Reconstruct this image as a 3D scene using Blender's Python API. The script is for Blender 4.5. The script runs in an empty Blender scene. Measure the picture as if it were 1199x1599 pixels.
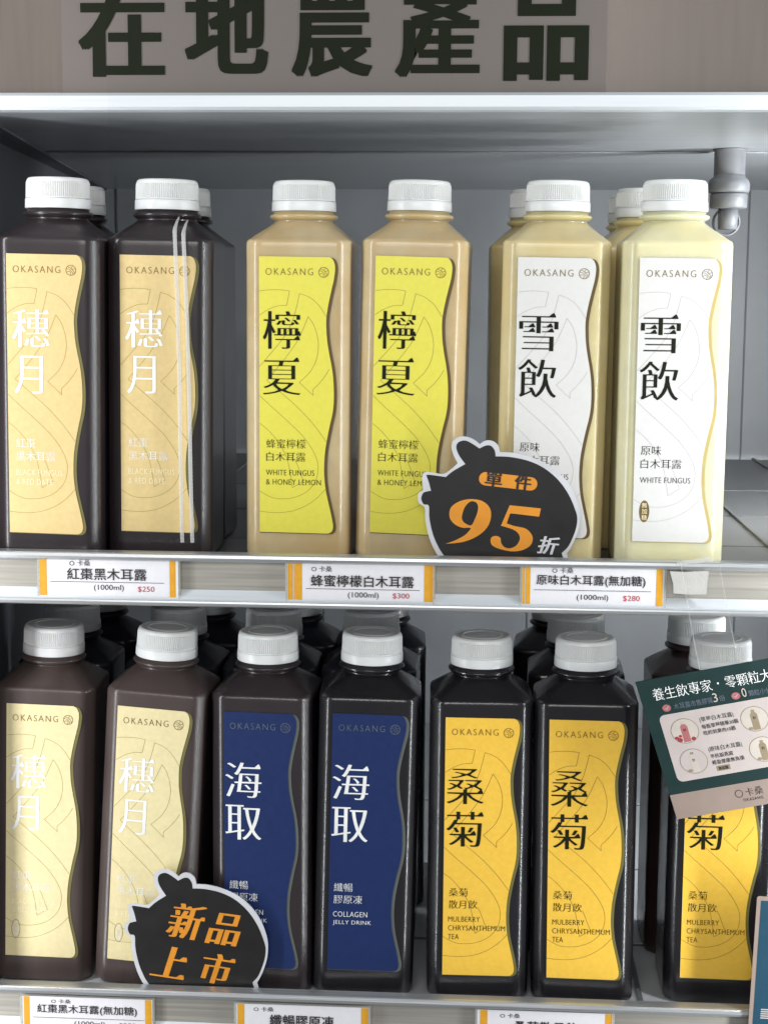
import bpy, bmesh, math, random
from mathutils import Vector, Matrix
random.seed(7)
C = bpy.context.scene.collection
MM = 0.001
PI = math.pi

# ------------------------------------------------------------------ camera, world, lamps
cd = bpy.data.cameras.new('camera'); cam = bpy.data.objects.new('camera', cd); C.objects.link(cam)
cd.sensor_fit = 'VERTICAL'; cd.sensor_height = 24.0; cd.lens = 24.0 * 2500 / 1599
cd.clip_start = 0.01; cd.clip_end = 50
R_ = Vector((0.99801176, 0.06267841, 0.0066286)); U_ = Vector((-0.01502606, 0.13447297, 0.99080333)); F_ = Vector((-0.06121061, 0.98893298, -0.13514741))
m = Matrix((R_, U_, -F_)).transposed().to_4x4(); cam.matrix_world = m
bpy.context.scene.camera = cam

w = bpy.data.worlds.new("World"); bpy.context.scene.world = w; w.use_nodes = True
bg = w.node_tree.nodes['Background']; bg.inputs[0].default_value = (0.93, 0.95, 1.0, 1); bg.inputs[1].default_value = 0.24

def area(name, loc, target, sx, sy, power, color):
    l = bpy.data.lights.new(name, 'AREA'); l.shape = 'RECTANGLE'; l.size = sx; l.size_y = sy; l.energy = power; l.color = color
    o = bpy.data.objects.new(name, l); C.objects.link(o); o.location = loc
    d = Vector(target) - Vector(loc); o.rotation_euler = d.to_track_quat('-Z', 'Y').to_euler(); return o
# the LED tubes that stand upright behind the door frame on both sides of the cabinet, and the shop's ceiling lamps
area('cabinet_tube_right', (0.360, 0.900, -0.17), (0.05, 1.16, -0.17), 0.035, 1.0, 3.4, (0.95, 0.98, 1.0))
area('cabinet_tube_left', (-0.500, 0.870, -0.17), (-0.19, 1.16, -0.17), 0.035, 1.0, 2.7, (0.95, 0.98, 1.0))
area('interior_fill', (0.365, 1.22, -0.02), (-0.05, 1.62, 0.0), 0.04, 0.24, 4.2, (0.93, 0.97, 1.0))  # added fill lamp, unseen, brightens the upper cabinet interior
area('interior_fill.001', (0.365, 1.22, -0.34), (-0.05, 1.62, -0.34), 0.04, 0.26, 3.8, (0.93, 0.97, 1.0))  # same added fill for the space over the lower shelf
area('shop_lamp', (-0.16, -0.30, 0.42), (-0.08, 1.08, -0.36), 0.8, 0.5, 7.4, (1.0, 0.97, 0.93))
vs = bpy.context.scene.view_settings; vs.view_transform = 'Standard'; vs.look = 'None'; vs.exposure = 0.0; vs.gamma = 1.0
bpy.context.scene.cycles.max_bounces = 8; bpy.context.scene.cycles.transparent_max_bounces = 16

# ------------------------------------------------------------------ materials
def lin(c):
    return tuple(((v / 255) / 12.92 if v / 255 <= 0.04045 else ((v / 255 + 0.055) / 1.055) ** 2.4) for v in c)
def mat(name, rgb, rough=0.5, metal=0.0, var=0.06, scale=60.0, bump=0.0, bscale=900.0, coat=0.0, sss=0.0, spec=0.5, streak=None, cloud=None):
    M = bpy.data.materials.new(name); M.use_nodes = True; nt = M.node_tree; b = nt.nodes['Principled BSDF']
    c = lin(rgb)
    b.inputs['Roughness'].default_value = rough; b.inputs['Metallic'].default_value = metal
    b.inputs['Specular IOR Level'].default_value = spec
    b.inputs['Coat Weight'].default_value = coat; b.inputs['Coat Roughness'].default_value = 0.12
    if sss:
        b.inputs['Subsurface Weight'].default_value = sss; b.inputs['Subsurface Radius'].default_value = (1, 0.7, 0.35); b.inputs['Subsurface Scale'].default_value = 0.006 if sss < 0.5 else 0.011
    tc = nt.nodes.new('ShaderNodeTexCoord'); mp = nt.nodes.new('ShaderNodeMapping'); oi = nt.nodes.new('ShaderNodeObjectInfo'); va = nt.nodes.new('ShaderNodeVectorMath'); va.operation = 'ADD'   # each object its own patch of the pattern
    cx_ = nt.nodes.new('ShaderNodeCombineXYZ'); ml = nt.nodes.new('ShaderNodeMath'); ml.operation = 'MULTIPLY'; ml.inputs[1].default_value = 7.0; nt.links.new(oi.outputs['Random'], ml.inputs[0])
    for q in (0, 2): nt.links.new(ml.outputs[0], cx_.inputs[q])
    nt.links.new(tc.outputs['Object'], va.inputs[0]); nt.links.new(cx_.outputs[0], va.inputs[1]); nt.links.new(va.outputs[0], mp.inputs[0])
    if streak: mp.inputs['Scale'].default_value = streak
    n = nt.nodes.new('ShaderNodeTexNoise'); n.inputs['Scale'].default_value = scale; n.inputs['Detail'].default_value = 5; nt.links.new(mp.outputs[0], n.inputs['Vector'])
    rp = nt.nodes.new('ShaderNodeValToRGB'); rp.color_ramp.elements[0].position = 0.3; rp.color_ramp.elements[1].position = 0.7
    k0, k1 = 1 - var * 1.5, 1 + var
    rp.color_ramp.elements[0].color = (*[v * k0 for v in c], 1); rp.color_ramp.elements[1].color = (*[min(1, v * k1) for v in c], 1)
    nt.links.new(n.outputs['Fac'], rp.inputs[0]); nt.links.new(rp.outputs[0], b.inputs['Base Color'])
    mr = nt.nodes.new('ShaderNodeMapRange'); mr.inputs['To Min'].default_value = max(0.02, rough * 0.85); mr.inputs['To Max'].default_value = min(1, rough * 1.15)
    nt.links.new(n.outputs['Fac'], mr.inputs[0]); nt.links.new(mr.outputs[0], b.inputs['Roughness'])
    if bump:
        n2 = nt.nodes.new('ShaderNodeTexNoise'); n2.inputs['Scale'].default_value = bscale; n2.inputs['Detail'].default_value = 3; nt.links.new(mp.outputs[0], n2.inputs['Vector'])
        bp = nt.nodes.new('ShaderNodeBump'); bp.inputs['Strength'].default_value = bump; bp.inputs['Distance'].default_value = 0.0004
        nt.links.new(n2.outputs['Fac'], bp.inputs['Height']); nt.links.new(bp.outputs[0], b.inputs['Normal'])
        if coat: nt.links.new(bp.outputs[0], b.inputs['Coat Normal'])
    if cloud:                                                        # slow pulp clouds of a deeper colour inside the drink
        n3 = nt.nodes.new('ShaderNodeTexNoise'); n3.inputs['Scale'].default_value = 22; n3.inputs['Detail'].default_value = 3; n3.inputs['Distortion'].default_value = 0.6
        mp3 = nt.nodes.new('ShaderNodeMapping'); mp3.inputs['Scale'].default_value = (1, 1, 0.45); nt.links.new(va.outputs[0], mp3.inputs[0]); nt.links.new(mp3.outputs[0], n3.inputs['Vector'])
        r3 = nt.nodes.new('ShaderNodeMapRange'); r3.inputs['From Min'].default_value = 0.42; r3.inputs['From Max'].default_value = 0.68; r3.inputs['To Max'].default_value = 0.6; nt.links.new(n3.outputs['Fac'], r3.inputs[0])
        mx = nt.nodes.new('ShaderNodeMixRGB'); nt.links.new(r3.outputs[0], mx.inputs[0]); nt.links.new(rp.outputs[0], mx.inputs[1]); mx.inputs[2].default_value = (*lin(cloud), 1); nt.links.new(mx.outputs[0], b.inputs['Base Color'])
    return M
def clear_mat(name, tint, gloss=0.0, rough=0.1):
    M = bpy.data.materials.new(name); M.use_nodes = True; nt = M.node_tree; out = nt.nodes['Material Output']; nt.nodes.remove(nt.nodes['Principled BSDF'])
    t = nt.nodes.new('ShaderNodeBsdfTransparent'); t.inputs[0].default_value = (*tint, 1)
    if gloss:
        g = nt.nodes.new('ShaderNodeBsdfPrincipled'); g.inputs['Base Color'].default_value = (0.8, 0.8, 0.8, 1); g.inputs['Roughness'].default_value = rough
        mx = nt.nodes.new('ShaderNodeMixShader'); mx.inputs[0].default_value = gloss
        nt.links.new(t.outputs[0], mx.inputs[1]); nt.links.new(g.outputs[0], mx.inputs[2]); nt.links.new(mx.outputs[0], out.inputs[0])
    else: nt.links.new(t.outputs[0], out.inputs[0])
    return M
M = {}
M['cap'] = mat('white cap plastic', (236, 237, 236), 0.32, var=0.02, sss=0.15)
M['dark'] = mat('dark brown drink behind frosted plastic', (50, 43, 45), 0.30, cloud=(38, 32, 36), var=0.08, scale=14, bump=0.12, bscale=1300, coat=0.25)
M['brown'] = mat('brown drink behind frosted plastic', (78, 67, 64), 0.36, cloud=(62, 50, 48), var=0.08, scale=12, bump=0.2, bscale=1300, coat=0.2)
M['umber'] = mat('reddish brown drink behind plastic', (56, 42, 40), 0.34, var=0.2, scale=12, bump=0.10, coat=0.4)
M['black'] = mat('black drink behind plastic', (28, 26, 30), 0.28, var=0.15, scale=14, bump=0.10, coat=0.45)
M['navy'] = mat('blue black drink behind plastic', (38, 40, 48), 0.34, var=0.15, scale=14, bump=0.10, coat=0.2)
M['lemon'] = mat('cloudy amber drink', (202, 182, 143), 0.30, var=0.05, scale=90, bump=0.12, bscale=1400, coat=0.4, sss=0.7, cloud=(190, 160, 108))
M['cream'] = mat('cloudy cream drink', (214, 200, 156), 0.30, var=0.05, scale=90, bump=0.12, bscale=1400, coat=0.4, sss=0.7, cloud=(208, 184, 122))
M['pale'] = mat('cloudy pale cream drink', (226, 221, 186), 0.30, var=0.04, scale=90, bump=0.12, bscale=1400, coat=0.4, sss=0.7, cloud=(224, 212, 156))
M['gold'] = mat('gold paper', (228, 202, 143), 0.36, var=0.03, scale=300, metal=0.12, bump=0.5, bscale=55)
M['gold_pale'] = mat('pale gold paper', (234, 219, 170), 0.42, var=0.03, scale=300, metal=0.08, bump=0.5, bscale=55)
M['yellow'] = mat('lemon yellow paper', (232, 222, 84), 0.38, var=0.02, scale=300, bump=0.5, bscale=55)
M['white'] = mat('white paper', (222, 220, 217), 0.45, var=0.015, scale=300, bump=0.5, bscale=55)
M['blue'] = mat('deep blue paper', (21, 42, 92), 0.42, var=0.04, scale=200, bump=0.5, bscale=55)
M['mustard'] = mat('mustard yellow paper', (244, 196, 72), 0.42, var=0.03, scale=300, bump=0.5, bscale=55)
M['edge_olive'] = mat('olive label edge shade', (112, 106, 58), 0.5)
M['edge_brown'] = mat('brown label edge shade', (96, 74, 36), 0.5)
M['edge_grey'] = mat('grey green label edge shade', (92, 96, 92), 0.5)
M['edge_pale'] = mat('pale yellow label edge shade', (196, 176, 112), 0.5)
M['ink_dark'] = mat('green black ink', (22, 28, 12), 0.7, spec=0.2)
M['ink_white'] = mat('white ink', (240, 240, 238), 0.5)
M['ink_gold'] = mat('bronze ink', (128, 104, 52), 0.4, metal=0.2)
M['ink_cream'] = mat('pale cream ink', (250, 240, 205), 0.5)
M['ink_line'] = mat('thin line ink', (150, 138, 60), 0.5)
M['ink_line_grey'] = mat('thin grey line ink', (186, 182, 176), 0.5)
M['ink_slate'] = mat('slate ink', (96, 104, 118), 0.5)
M['black_ink'] = mat('black ink', (34, 32, 34), 0.5)
M['red_ink'] = mat('red ink', (196, 48, 62), 0.5)
M['orange_ink'] = mat('orange ink', (226, 146, 40), 0.45)
M['alu'] = mat('brushed aluminium', (196, 198, 200), 0.36, metal=0.75, var=0.10, scale=500, streak=(0.02, 1, 1), bump=0.15, bscale=1500)
M['alu_dull'] = mat('dull brushed aluminium', (184, 179, 169), 0.45, metal=0.5, var=0.12, scale=500, streak=(0.02, 1, 1), bump=0.15, bscale=1500)
M['alu_bright'] = mat('bright anodised aluminium', (214, 219, 224), 0.4, metal=0.25, var=0.04, scale=300, streak=(0.03, 1, 1))
M['steel_ceiling'] = mat('brushed steel sheet', (186, 189, 192), 0.34, metal=0.45, var=0.08, scale=260, streak=(0.03, 1, 1), bump=0.12, bscale=900)
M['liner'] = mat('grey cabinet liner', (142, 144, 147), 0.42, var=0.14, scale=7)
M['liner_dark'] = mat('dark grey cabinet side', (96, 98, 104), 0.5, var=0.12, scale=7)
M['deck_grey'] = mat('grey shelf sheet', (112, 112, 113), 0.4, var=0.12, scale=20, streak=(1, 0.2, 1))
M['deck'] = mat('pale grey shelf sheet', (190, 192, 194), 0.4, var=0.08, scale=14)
M['deck_dark'] = mat('grey shelf rib', (96, 98, 100), 0.4, var=0.08)
M['header'] = mat('brown grey header film', (106, 97, 91), 0.32, var=0.04, scale=220, metal=0.3, streak=(1, 1, 0.06))
M['sticker'] = mat('grey beige sticker', (112, 103, 99), 0.5, var=0.03, scale=40)
M['paper'] = mat('price paper', (232, 230, 234), 0.5, var=0.02, scale=200)
M['amber'] = mat('amber yellow band', (228, 164, 44), 0.4, var=0.05, scale=200)
M['acrylic'] = clear_mat('clear tag holder', (0.9, 0.9, 0.86), 0.25, 0.08)
M['glass'] = clear_mat('door glass', (0.985, 0.99, 0.99))
M['tape'] = clear_mat('clear tape', (0.985, 0.985, 0.985), 0.025, 0.1)
M['tape_edge'] = clear_mat('tape edge', (0.95, 0.95, 0.95), 0.35, 0.3)
M['foam'] = mat('off white foam tape', (190, 187, 182), 0.6, var=0.04, scale=200, bump=0.4, bscale=600)
M['sign_black'] = mat('black card', (30, 28, 28), 0.42, var=0.12, scale=60)
M['sign_white'] = mat('white card', (206, 206, 210), 0.5)
M['card_green'] = mat('dark green card', (20, 46, 45), 0.4, var=0.06, scale=80)
M['card_beige'] = mat('beige card', (146, 128, 118), 0.5, var=0.03, scale=90)
M['card_panel'] = mat('pale pink grey panel', (184, 172, 168), 0.5, var=0.03, scale=90)
M['card_teal'] = mat('teal card', (14, 62, 82), 0.45, var=0.04, scale=80)
M['pinkish'] = mat('pink print', (166, 98, 100), 0.5)
M['berry'] = mat('strawberry red print', (150, 48, 56), 0.5)
M['taupe'] = mat('taupe print', (140, 124, 100), 0.5)
M['grey_print'] = mat('light grey print', (188, 178, 168), 0.5)
M['socket'] = mat('grey plastic', (104, 105, 108), 0.45, var=0.05)
M['hole'] = mat('shadowed rubber', (70, 70, 74), 0.6)
M['reflection'] = clear_mat('translucent white reflection', (0.99, 0.99, 0.98), 0.42, 0.5)

# ------------------------------------------------------------------ mesh helpers (millimetres in, metres out)
def link(name, verts, faces, material, parent=None, smooth=False):
    me = bpy.data.meshes.new(name); me.from_pydata([(x * MM, y * MM, z * MM) for x, y, z in verts], [], faces)
    me.materials.append(M[material] if isinstance(material, str) else material)
    if smooth: me.polygons.foreach_set('use_smooth', [True] * len(me.polygons))
    me.update()
    o = bpy.data.objects.new(name, me); C.objects.link(o)
    if parent is not None: o.parent = parent
    return o
def fix_normals(o):
    b = bmesh.new(); b.from_mesh(o.data); bmesh.ops.recalc_face_normals(b, faces=b.faces); b.to_mesh(o.data); b.free(); return o
def thing(name, label, cat, loc=(0, 0, 0), group=None):
    o = bpy.data.objects.new(name, None); C.objects.link(o); o.empty_display_size = 0.02
    o.location = [v * MM for v in loc]; o['label'] = label; o['category'] = cat
    if group: o['group'] = group
    return o
def tag(o, label, cat, group=None):
    o['label'] = label; o['category'] = cat
    if group: o['group'] = group
    return o
def struct(o): o['kind'] = 'structure'; return o
def box_vf(x0, x1, y0, y1, z0, z1):
    v = [(x, y, z) for z in (z0, z1) for y in (y0, y1) for x in (x0, x1)]
    return v, [(0, 2, 3, 1), (4, 5, 7, 6), (0, 1, 5, 4), (2, 6, 7, 3), (0, 4, 6, 2), (1, 3, 7, 5)]
def box(name, x0, x1, y0, y1, z0, z1, material, parent=None, bevel=0):
    o = link(name, *box_vf(x0, x1, y0, y1, z0, z1), material, parent)
    if bevel:
        b = bmesh.new(); b.from_mesh(o.data); bmesh.ops.bevel(b, geom=b.edges[:], offset=bevel * MM, segments=2, affect='EDGES', profile=0.6); b.to_mesh(o.data); b.free()
    return o
def extrude_x(name, prof, x0, x1, material, parent=None):          # closed (y,z) profile swept along x
    n = len(prof); v = [(x0, y, z) for y, z in prof] + [(x1, y, z) for y, z in prof]
    f = [(i, (i + 1) % n, n + (i + 1) % n, n + i) for i in range(n)] + [tuple(range(n)), tuple(range(2 * n - 1, n - 1, -1))]
    return fix_normals(link(name, v, f, material, parent))
def lathe(name, prof, seg, material, parent=None, radial=None, caps=True, smooth=True):
    v, f = [], []; n = len(prof)
    for j, (r, z) in enumerate(prof):
        for i in range(seg):
            a = 2 * PI * i / seg; rr = radial(i, j, r) if radial else r
            v.append((rr * math.cos(a), rr * math.sin(a), z))
    for j in range(n - 1):
        for i in range(seg):
            f.append((j * seg + i, j * seg + (i + 1) % seg, (j + 1) * seg + (i + 1) % seg, (j + 1) * seg + i))
    if caps: f.append(tuple(reversed(range(seg)))); f.append(tuple(range((n - 1) * seg, n * seg)))
    o = link(name, v, f, material, parent, smooth)
    return o
def sharp(o, deg=30):
    b = bmesh.new(); b.from_mesh(o.data)
    for e in b.edges: e.smooth = not (len(e.link_faces) == 2 and e.calc_face_angle(0) > math.radians(deg))
    for fc in b.faces: fc.smooth = True
    b.to_mesh(o.data); b.free(); return o
def poly_fill(loops):                                               # 2D loops (holes allowed) -> verts, triangles
    cu = bpy.data.curves.new('tmp', 'CURVE'); cu.dimensions = '2D'; cu.fill_mode = 'BOTH'
    for lp in loops:
        s = cu.splines.new('POLY'); s.points.add(len(lp) - 1); s.use_cyclic_u = True
        for p, q in zip(s.points, lp): p.co = (q[0], q[1], 0, 1)
    o = bpy.data.objects.new('tmp', cu); me = bpy.data.meshes.new_from_object(o)
    vv = [(v.co.x, v.co.y) for v in me.vertices]; ff = [tuple(reversed(p.vertices)) if p.normal.z < 0 else tuple(p.vertices) for p in me.polygons]
    bpy.data.objects.remove(o); bpy.data.curves.remove(cu); bpy.data.meshes.remove(me)
    return vv, ff
def spline(pts, n=8, closed=False):                                 # Catmull-Rom through 2D points
    out = []; m_ = len(pts); rng = range(m_) if closed else range(m_ - 1)
    for i in rng:
        g = (lambda k: pts[k % m_]) if closed else (lambda k: pts[max(0, min(m_ - 1, k))])
        p0, p1, p2, p3 = g(i - 1), g(i), g(i + 1), g(i + 2)
        for t in range(n):
            u = t / n
            out.append(tuple(0.5 * (2 * p1[k] + (p2[k] - p0[k]) * u + (2 * p0[k] - 5 * p1[k] + 4 * p2[k] - p3[k]) * u * u + (3 * p1[k] - p0[k] - 3 * p2[k] + p3[k]) * u ** 3) for k in (0, 1)))
    if not closed: out.append(tuple(pts[-1]))
    return out
def ribbon(pts, wd):                                                # open 2D polyline -> flat strip
    v, f = [], []; n = len(pts)
    for i, p in enumerate(pts):
        a, b = pts[max(0, i - 1)], pts[min(n - 1, i + 1)]; dx, dy = b[0] - a[0], b[1] - a[1]; L = math.hypot(dx, dy) or 1
        v += [(p[0] - dy / L * wd / 2, p[1] + dx / L * wd / 2), (p[0] + dy / L * wd / 2, p[1] - dx / L * wd / 2)]
    for i in range(n - 1): f.append((2 * i, 2 * i + 1, 2 * i + 3, 2 * i + 2))
    return v, f
def join2(parts):
    V, Fc = [], []
    for v, f in parts:
        k = len(V); V += v; Fc += [tuple(i + k for i in t) for t in f]
    return V, Fc
def tube(name, pts, r, material, parent=None, seg=8):
    v, f = [], []
    for i, p in enumerate(pts):
        a, b = Vector(pts[max(0, i - 1)]), Vector(pts[min(len(pts) - 1, i + 1)]); d = (b - a).normalized()
        s = d.cross(Vector((0.3, 1, 0.2))).normalized(); t = d.cross(s); rr = r[i] if isinstance(r, (list, tuple)) else r
        for k in range(seg):
            q = Vector(p) + (s * math.cos(2 * PI * k / seg) + t * math.sin(2 * PI * k / seg)) * rr; v.append(tuple(q))
    for i in range(len(pts) - 1):
        for k in range(seg): f.append((i * seg + k, i * seg + (k + 1) % seg, (i + 1) * seg + (k + 1) % seg, (i + 1) * seg + k))
    f += [tuple(range(seg)), tuple(reversed(range((len(pts) - 1) * seg, len(pts) * seg)))]
    return fix_normals(link(name, v, f, material, parent, True))

# ------------------------------------------------------------------ lettering: outlines of the built-in font, re-weighted per stroke direction
_cache = {}
def glyph_loops(text, spacing=1.0, res=3):
    key = (text, spacing, res)
    if key in _cache: return _cache[key]
    cu = bpy.data.curves.new('tmp', 'FONT'); cu.body = text; cu.size = 1; cu.fill_mode = 'NONE'; cu.resolution_u = res; cu.space_character = spacing
    o = bpy.data.objects.new('tmp', cu); me = bpy.data.meshes.new_from_object(o)
    co = [(v.co.x, v.co.y) for v in me.vertices]; nb = {}
    for e in me.edges:
        a, b = e.vertices; nb.setdefault(a, []).append(b); nb.setdefault(b, []).append(a)
    seen, loops = set(), []
    for s in nb:
        if s in seen: continue
        lp, prev, cur = [], None, s
        while cur not in seen:
            seen.add(cur); lp.append(co[cur]); nx = [q for q in nb[cur] if q != prev and q not in seen]
            if not nx: break
            prev, cur = cur, nx[0]
        q = [lp[0]]
        for p in lp[1:]:
            if math.hypot(p[0] - q[-1][0], p[1] - q[-1][1]) > 1e-4: q.append(p)
        if len(q) > 2: loops.append(q)
    bpy.data.objects.remove(o); bpy.data.curves.remove(cu); bpy.data.meshes.remove(me)
    def area_(l): return 0.5 * sum(l[i][0] * l[(i + 1) % len(l)][1] - l[(i + 1) % len(l)][0] * l[i][1] for i in range(len(l)))
    def inside(p, l):
        c = False; j = len(l) - 1
        for i in range(len(l)):
            if (l[i][1] > p[1]) != (l[j][1] > p[1]) and p[0] < (l[j][0] - l[i][0]) * (p[1] - l[i][1]) / (l[j][1] - l[i][1]) + l[i][0]: c = not c
            j = i
        return c
    out = []
    for i, l in enumerate(loops):
        depth = sum(inside(l[0], k) for j, k in enumerate(loops) if j != i)
        ccw = area_(l) > 0
        if (depth % 2 == 0) != ccw: l = l[::-1]                     # solid outlines run counter-clockwise, holes clockwise
        out.append(l)
    _cache[key] = out
    return out
def text2d(text, box4, ax=0.0, ay=0.0, serif=0.0, spacing=1.0, shear=0.0, res=3, keep=False, bold=None):
    """text fitted into the box (x0,y0,x1,y1); ax, ay widen (or thin) the strokes across x and y in em; serif adds the wedge at the right end of level strokes"""
    loops = glyph_loops(text, spacing, res); new, wedges = [], []
    for l in loops:
        n = len(l); nl = []
        for i in range(n):
            p0, p, p1 = l[i - 1], l[i], l[(i + 1) % n]
            def nrm(a, b):
                dx, dy = b[0] - a[0], b[1] - a[1]; L = math.hypot(dx, dy) or 1e-9; return dy / L, -dx / L
            a, b = nrm(p0, p), nrm(p, p1); k = 1 + a[0] * b[0] + a[1] * b[1]; k = max(k, 0.5)
            mx, my = (a[0] + b[0]) / k, (a[1] + b[1]) / k
            nl.append((p[0] + mx * ax, p[1] + my * ay))
        if serif:
            for i in range(n):
                p0, p, p1, p2 = l[i - 1], l[i], l[(i + 1) % n], l[(i + 2) % n]
                dx, dy = p1[0] - p[0], p1[1] - p[1]
                if 0.04 < dy < 0.105 and abs(dx) < 0.25 * dy:        # short edge going up = right end of a stroke
                    if p[0] - p0[0] > 0.10 and abs(p[1] - p0[1]) < 0.12 * (p[0] - p0[0]) and p1[0] - p2[0] > 0.05 and abs(p2[1] - p1[1]) < 0.15 * (p1[0] - p2[0]):
                        x, y = nl[(i + 1) % n]; s = serif
                        wedges.append([(x - 1.5 * s, y), (x, y), (x - 0.45 * s, y + 0.95 * s)])
        new.append(nl)
    v, f = poly_fill(new)
    for wg in wedges:
        k = len(v); v += wg; f.append((k, k + 1, k + 2))
    if shear: v = [(x + shear * y, y) for x, y in v]
    x0, x1 = min(p[0] for p in v), max(p[0] for p in v); y0, y1 = min(p[1] for p in v), max(p[1] for p in v)
    bx0, by0, bx1, by1 = box4
    sx, sy = (bx1 - bx0) / (x1 - x0), (by1 - by0) / (y1 - y0)
    if keep: sx = sy
    base = [(bx0 + (x - x0) * sx, by0 + (y - y0) * sy) for x, y in v]
    if not bold: return base, f
    copies = [(0, 0)] + [(a * bold[0], b * bold[1]) for a, b in ((-1, 0), (1, 0), (0, -1), (0, 1), (-1, -1), (1, 1), (-1, 1), (1, -1)) if (bold[0] or not a) and (bold[1] or not b)]
    if bold[0] > 0.035: copies += [(a * bold[0] / 2, 0) for a in (-1, 1)]
    copies = list(dict.fromkeys(copies))
    return join2([([(x + dx * sx, y + dy * sy, 0.02 * i) for x, y in base], f) for i, (dx, dy) in enumerate(copies)])
def ming(text, b, **k): return text2d(text, b, ax=-0.001, ay=-0.016, serif=0.085, res=4, bold=(0.011, 0), **k)
def face(name, vf, y, material, parent, place=None):                # flat print facing the viewer (-y)
    v, f = vf
    vv = [(p[0], y - (p[2] if len(p) > 2 else 0), p[1]) for p in v]
    return link(name, vv, f, material, parent)
def circle2(cx, cy, rx, ry=None, n=28):
    ry = ry or rx; return [(cx + rx * math.cos(2 * PI * i / n), cy + ry * math.sin(2 * PI * i / n)) for i in range(n)]
def ring2(cx, cy, r, wd, ry=None, n=32):
    ry = ry or r; return poly_fill([circle2(cx, cy, r, ry, n), circle2(cx, cy, r - wd, ry - wd, n)[::-1]])

# ------------------------------------------------------------------ the cabinet (setting)
Z1, Z2 = -174.7, -483.4          # upper and lower shelf level
YR1, YR2 = 1026.0, 1040.0        # front plane of the shelf rails
XL, XR = -520.0, 420.0
cabinet = thing('display_fridge', 'grey steel drinks fridge whose walls, ceiling and back enclose the bottles', 'fridge', (0, 1400, -650))
cabinet.location = (0, 0, 0)
def cab(o, kind=None):
    o.parent = cabinet; return o
# splayed left side wall, back wall, right wall
def slab(name, pts, thick, material):
    """vertical slab along plan points, pts = [(x,y),(x,y)] , thickness to the outside"""
    (xa, ya), (xb, yb) = pts; d = Vector((xb - xa, yb - ya)).normalized(); nx, ny = -d.y * thick, d.x * thick
    v = [(x, y, z) for z in (-820, 330) for x, y in ((xa, ya), (xb, yb), (xb + nx, yb + ny), (xa + nx, ya + ny))]
    return cab(fix_normals(link(name, v, [(0, 1, 2, 3), (4, 5, 6, 7), (0, 1, 5, 4), (1, 2, 6, 5), (2, 3, 7, 6), (3, 0, 4, 7)], material)))
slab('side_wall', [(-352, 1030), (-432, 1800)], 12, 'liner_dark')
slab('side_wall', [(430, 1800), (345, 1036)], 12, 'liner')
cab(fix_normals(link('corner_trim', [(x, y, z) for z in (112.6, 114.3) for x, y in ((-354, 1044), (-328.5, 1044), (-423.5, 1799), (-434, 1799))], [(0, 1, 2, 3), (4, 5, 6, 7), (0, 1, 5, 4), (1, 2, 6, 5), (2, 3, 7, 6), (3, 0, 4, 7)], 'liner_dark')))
cab(box('back_wall', -440, 450, 1800, 1815, -820, 330, 'liner'))
for xj in (-413, -180, 52.7, 286):
    cab(box('wall_joint', xj - 0.9, xj + 0.9, 1798.6, 1799.6, -496, 113.5, 'liner_dark'))
cab(box('back_ledge', -421, 436, 1786, 1799.5, -517, -497, 'alu_bright', bevel=1.5))
cab(box('base_floor', -440, 450, 1010, 1800, -835, -821, 'deck'))
cab(box('ceiling_sheet', -440, 450, 1043, 1799, 114.4, 117, 'steel_ceiling'))
cab(box('ceiling_seam', -362, 362, 1322, 1331, 113.2, 114.2, 'liner', bevel=0.4))
# header: film panel, aluminium lip
cab(box('header_panel', -430, 380, 1040, 1046, 126, 330, 'header'))
cab(extrude_x('header_lip', [(1041, 114.6), (1036.2, 115.2), (1034.6, 117), (1034.6, 124.0), (1036.5, 126), (1045, 126.5), (1045, 114.6)], -430, 380, 'alu_bright'))
# header sticker with the five green characters
st = tag(link('header_sticker', *box_vf(-272.3, 73.2, 1039.2, 1039.9, 126.4, 262), 'sticker'), 'grey beige header sticker with large dark green characters 在地農產品', 'sticker')
sx = lambda px: -313.2 + 0.41833 * px - 1.0e-5 * px * px
for ch, a, b, zb, zt in (('在', 128, 254, 137.2, 190), ('地', 293, 415, 139.0, 197), ('農', 459, 577, 137.0, 203), ('產', 620, 744, 136.5, 190), ('品', 789, 913, 134.4, 198)):
    face('character', text2d(ch, (sx(a), zb - 0.5, sx(b), zt + 0.5), ax=0.008, ay=0.006, res=4, bold=(0.030, 0.008)), 1038.9, 'ink_dark', st)

# wall socket with its stub pipe at the back right
sk = thing('pipe_socket', 'grey plastic pipe end cap with a thin stem hanging from the ceiling at the right', 'pipe fitting', (190, 1300, 114.2))
lathe('pipe', [(12.2, -22), (12.2, -1), (13.5, -1), (13.5, 0)], 32, 'socket', sk)
lathe('end_cap', [(11, -34), (15.6, -33.4), (16.2, -31), (16.2, -27), (15, -23.5), (12.4, -21.5), (12.3, -20)], 40, 'socket', sk)
lathe('collar', [(12.6, -46), (14.4, -45), (14.6, -35.2), (13.8, -34.1)], 40, 'socket', sk)
lathe('stem', [(7.6, -62), (7.8, -45.8)], 28, 'socket', sk)
rv, rf = [], []
for i in range(36):
    for k in range(8):
        a, b = 2 * PI * i / 36, 2 * PI * k / 8; rr = 10.2 + 1.0 * math.cos(b); rv.append((rr * math.cos(a), 9 + 1.4 * math.sin(b), -56 + rr * math.sin(a)))
        rf.append((i * 8 + k, i * 8 + (k + 1) % 8, ((i + 1) % 36) * 8 + (k + 1) % 8, ((i + 1) % 36) * 8 + k))
link('stem_ring', rv, rf, 'socket', sk, True)

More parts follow.
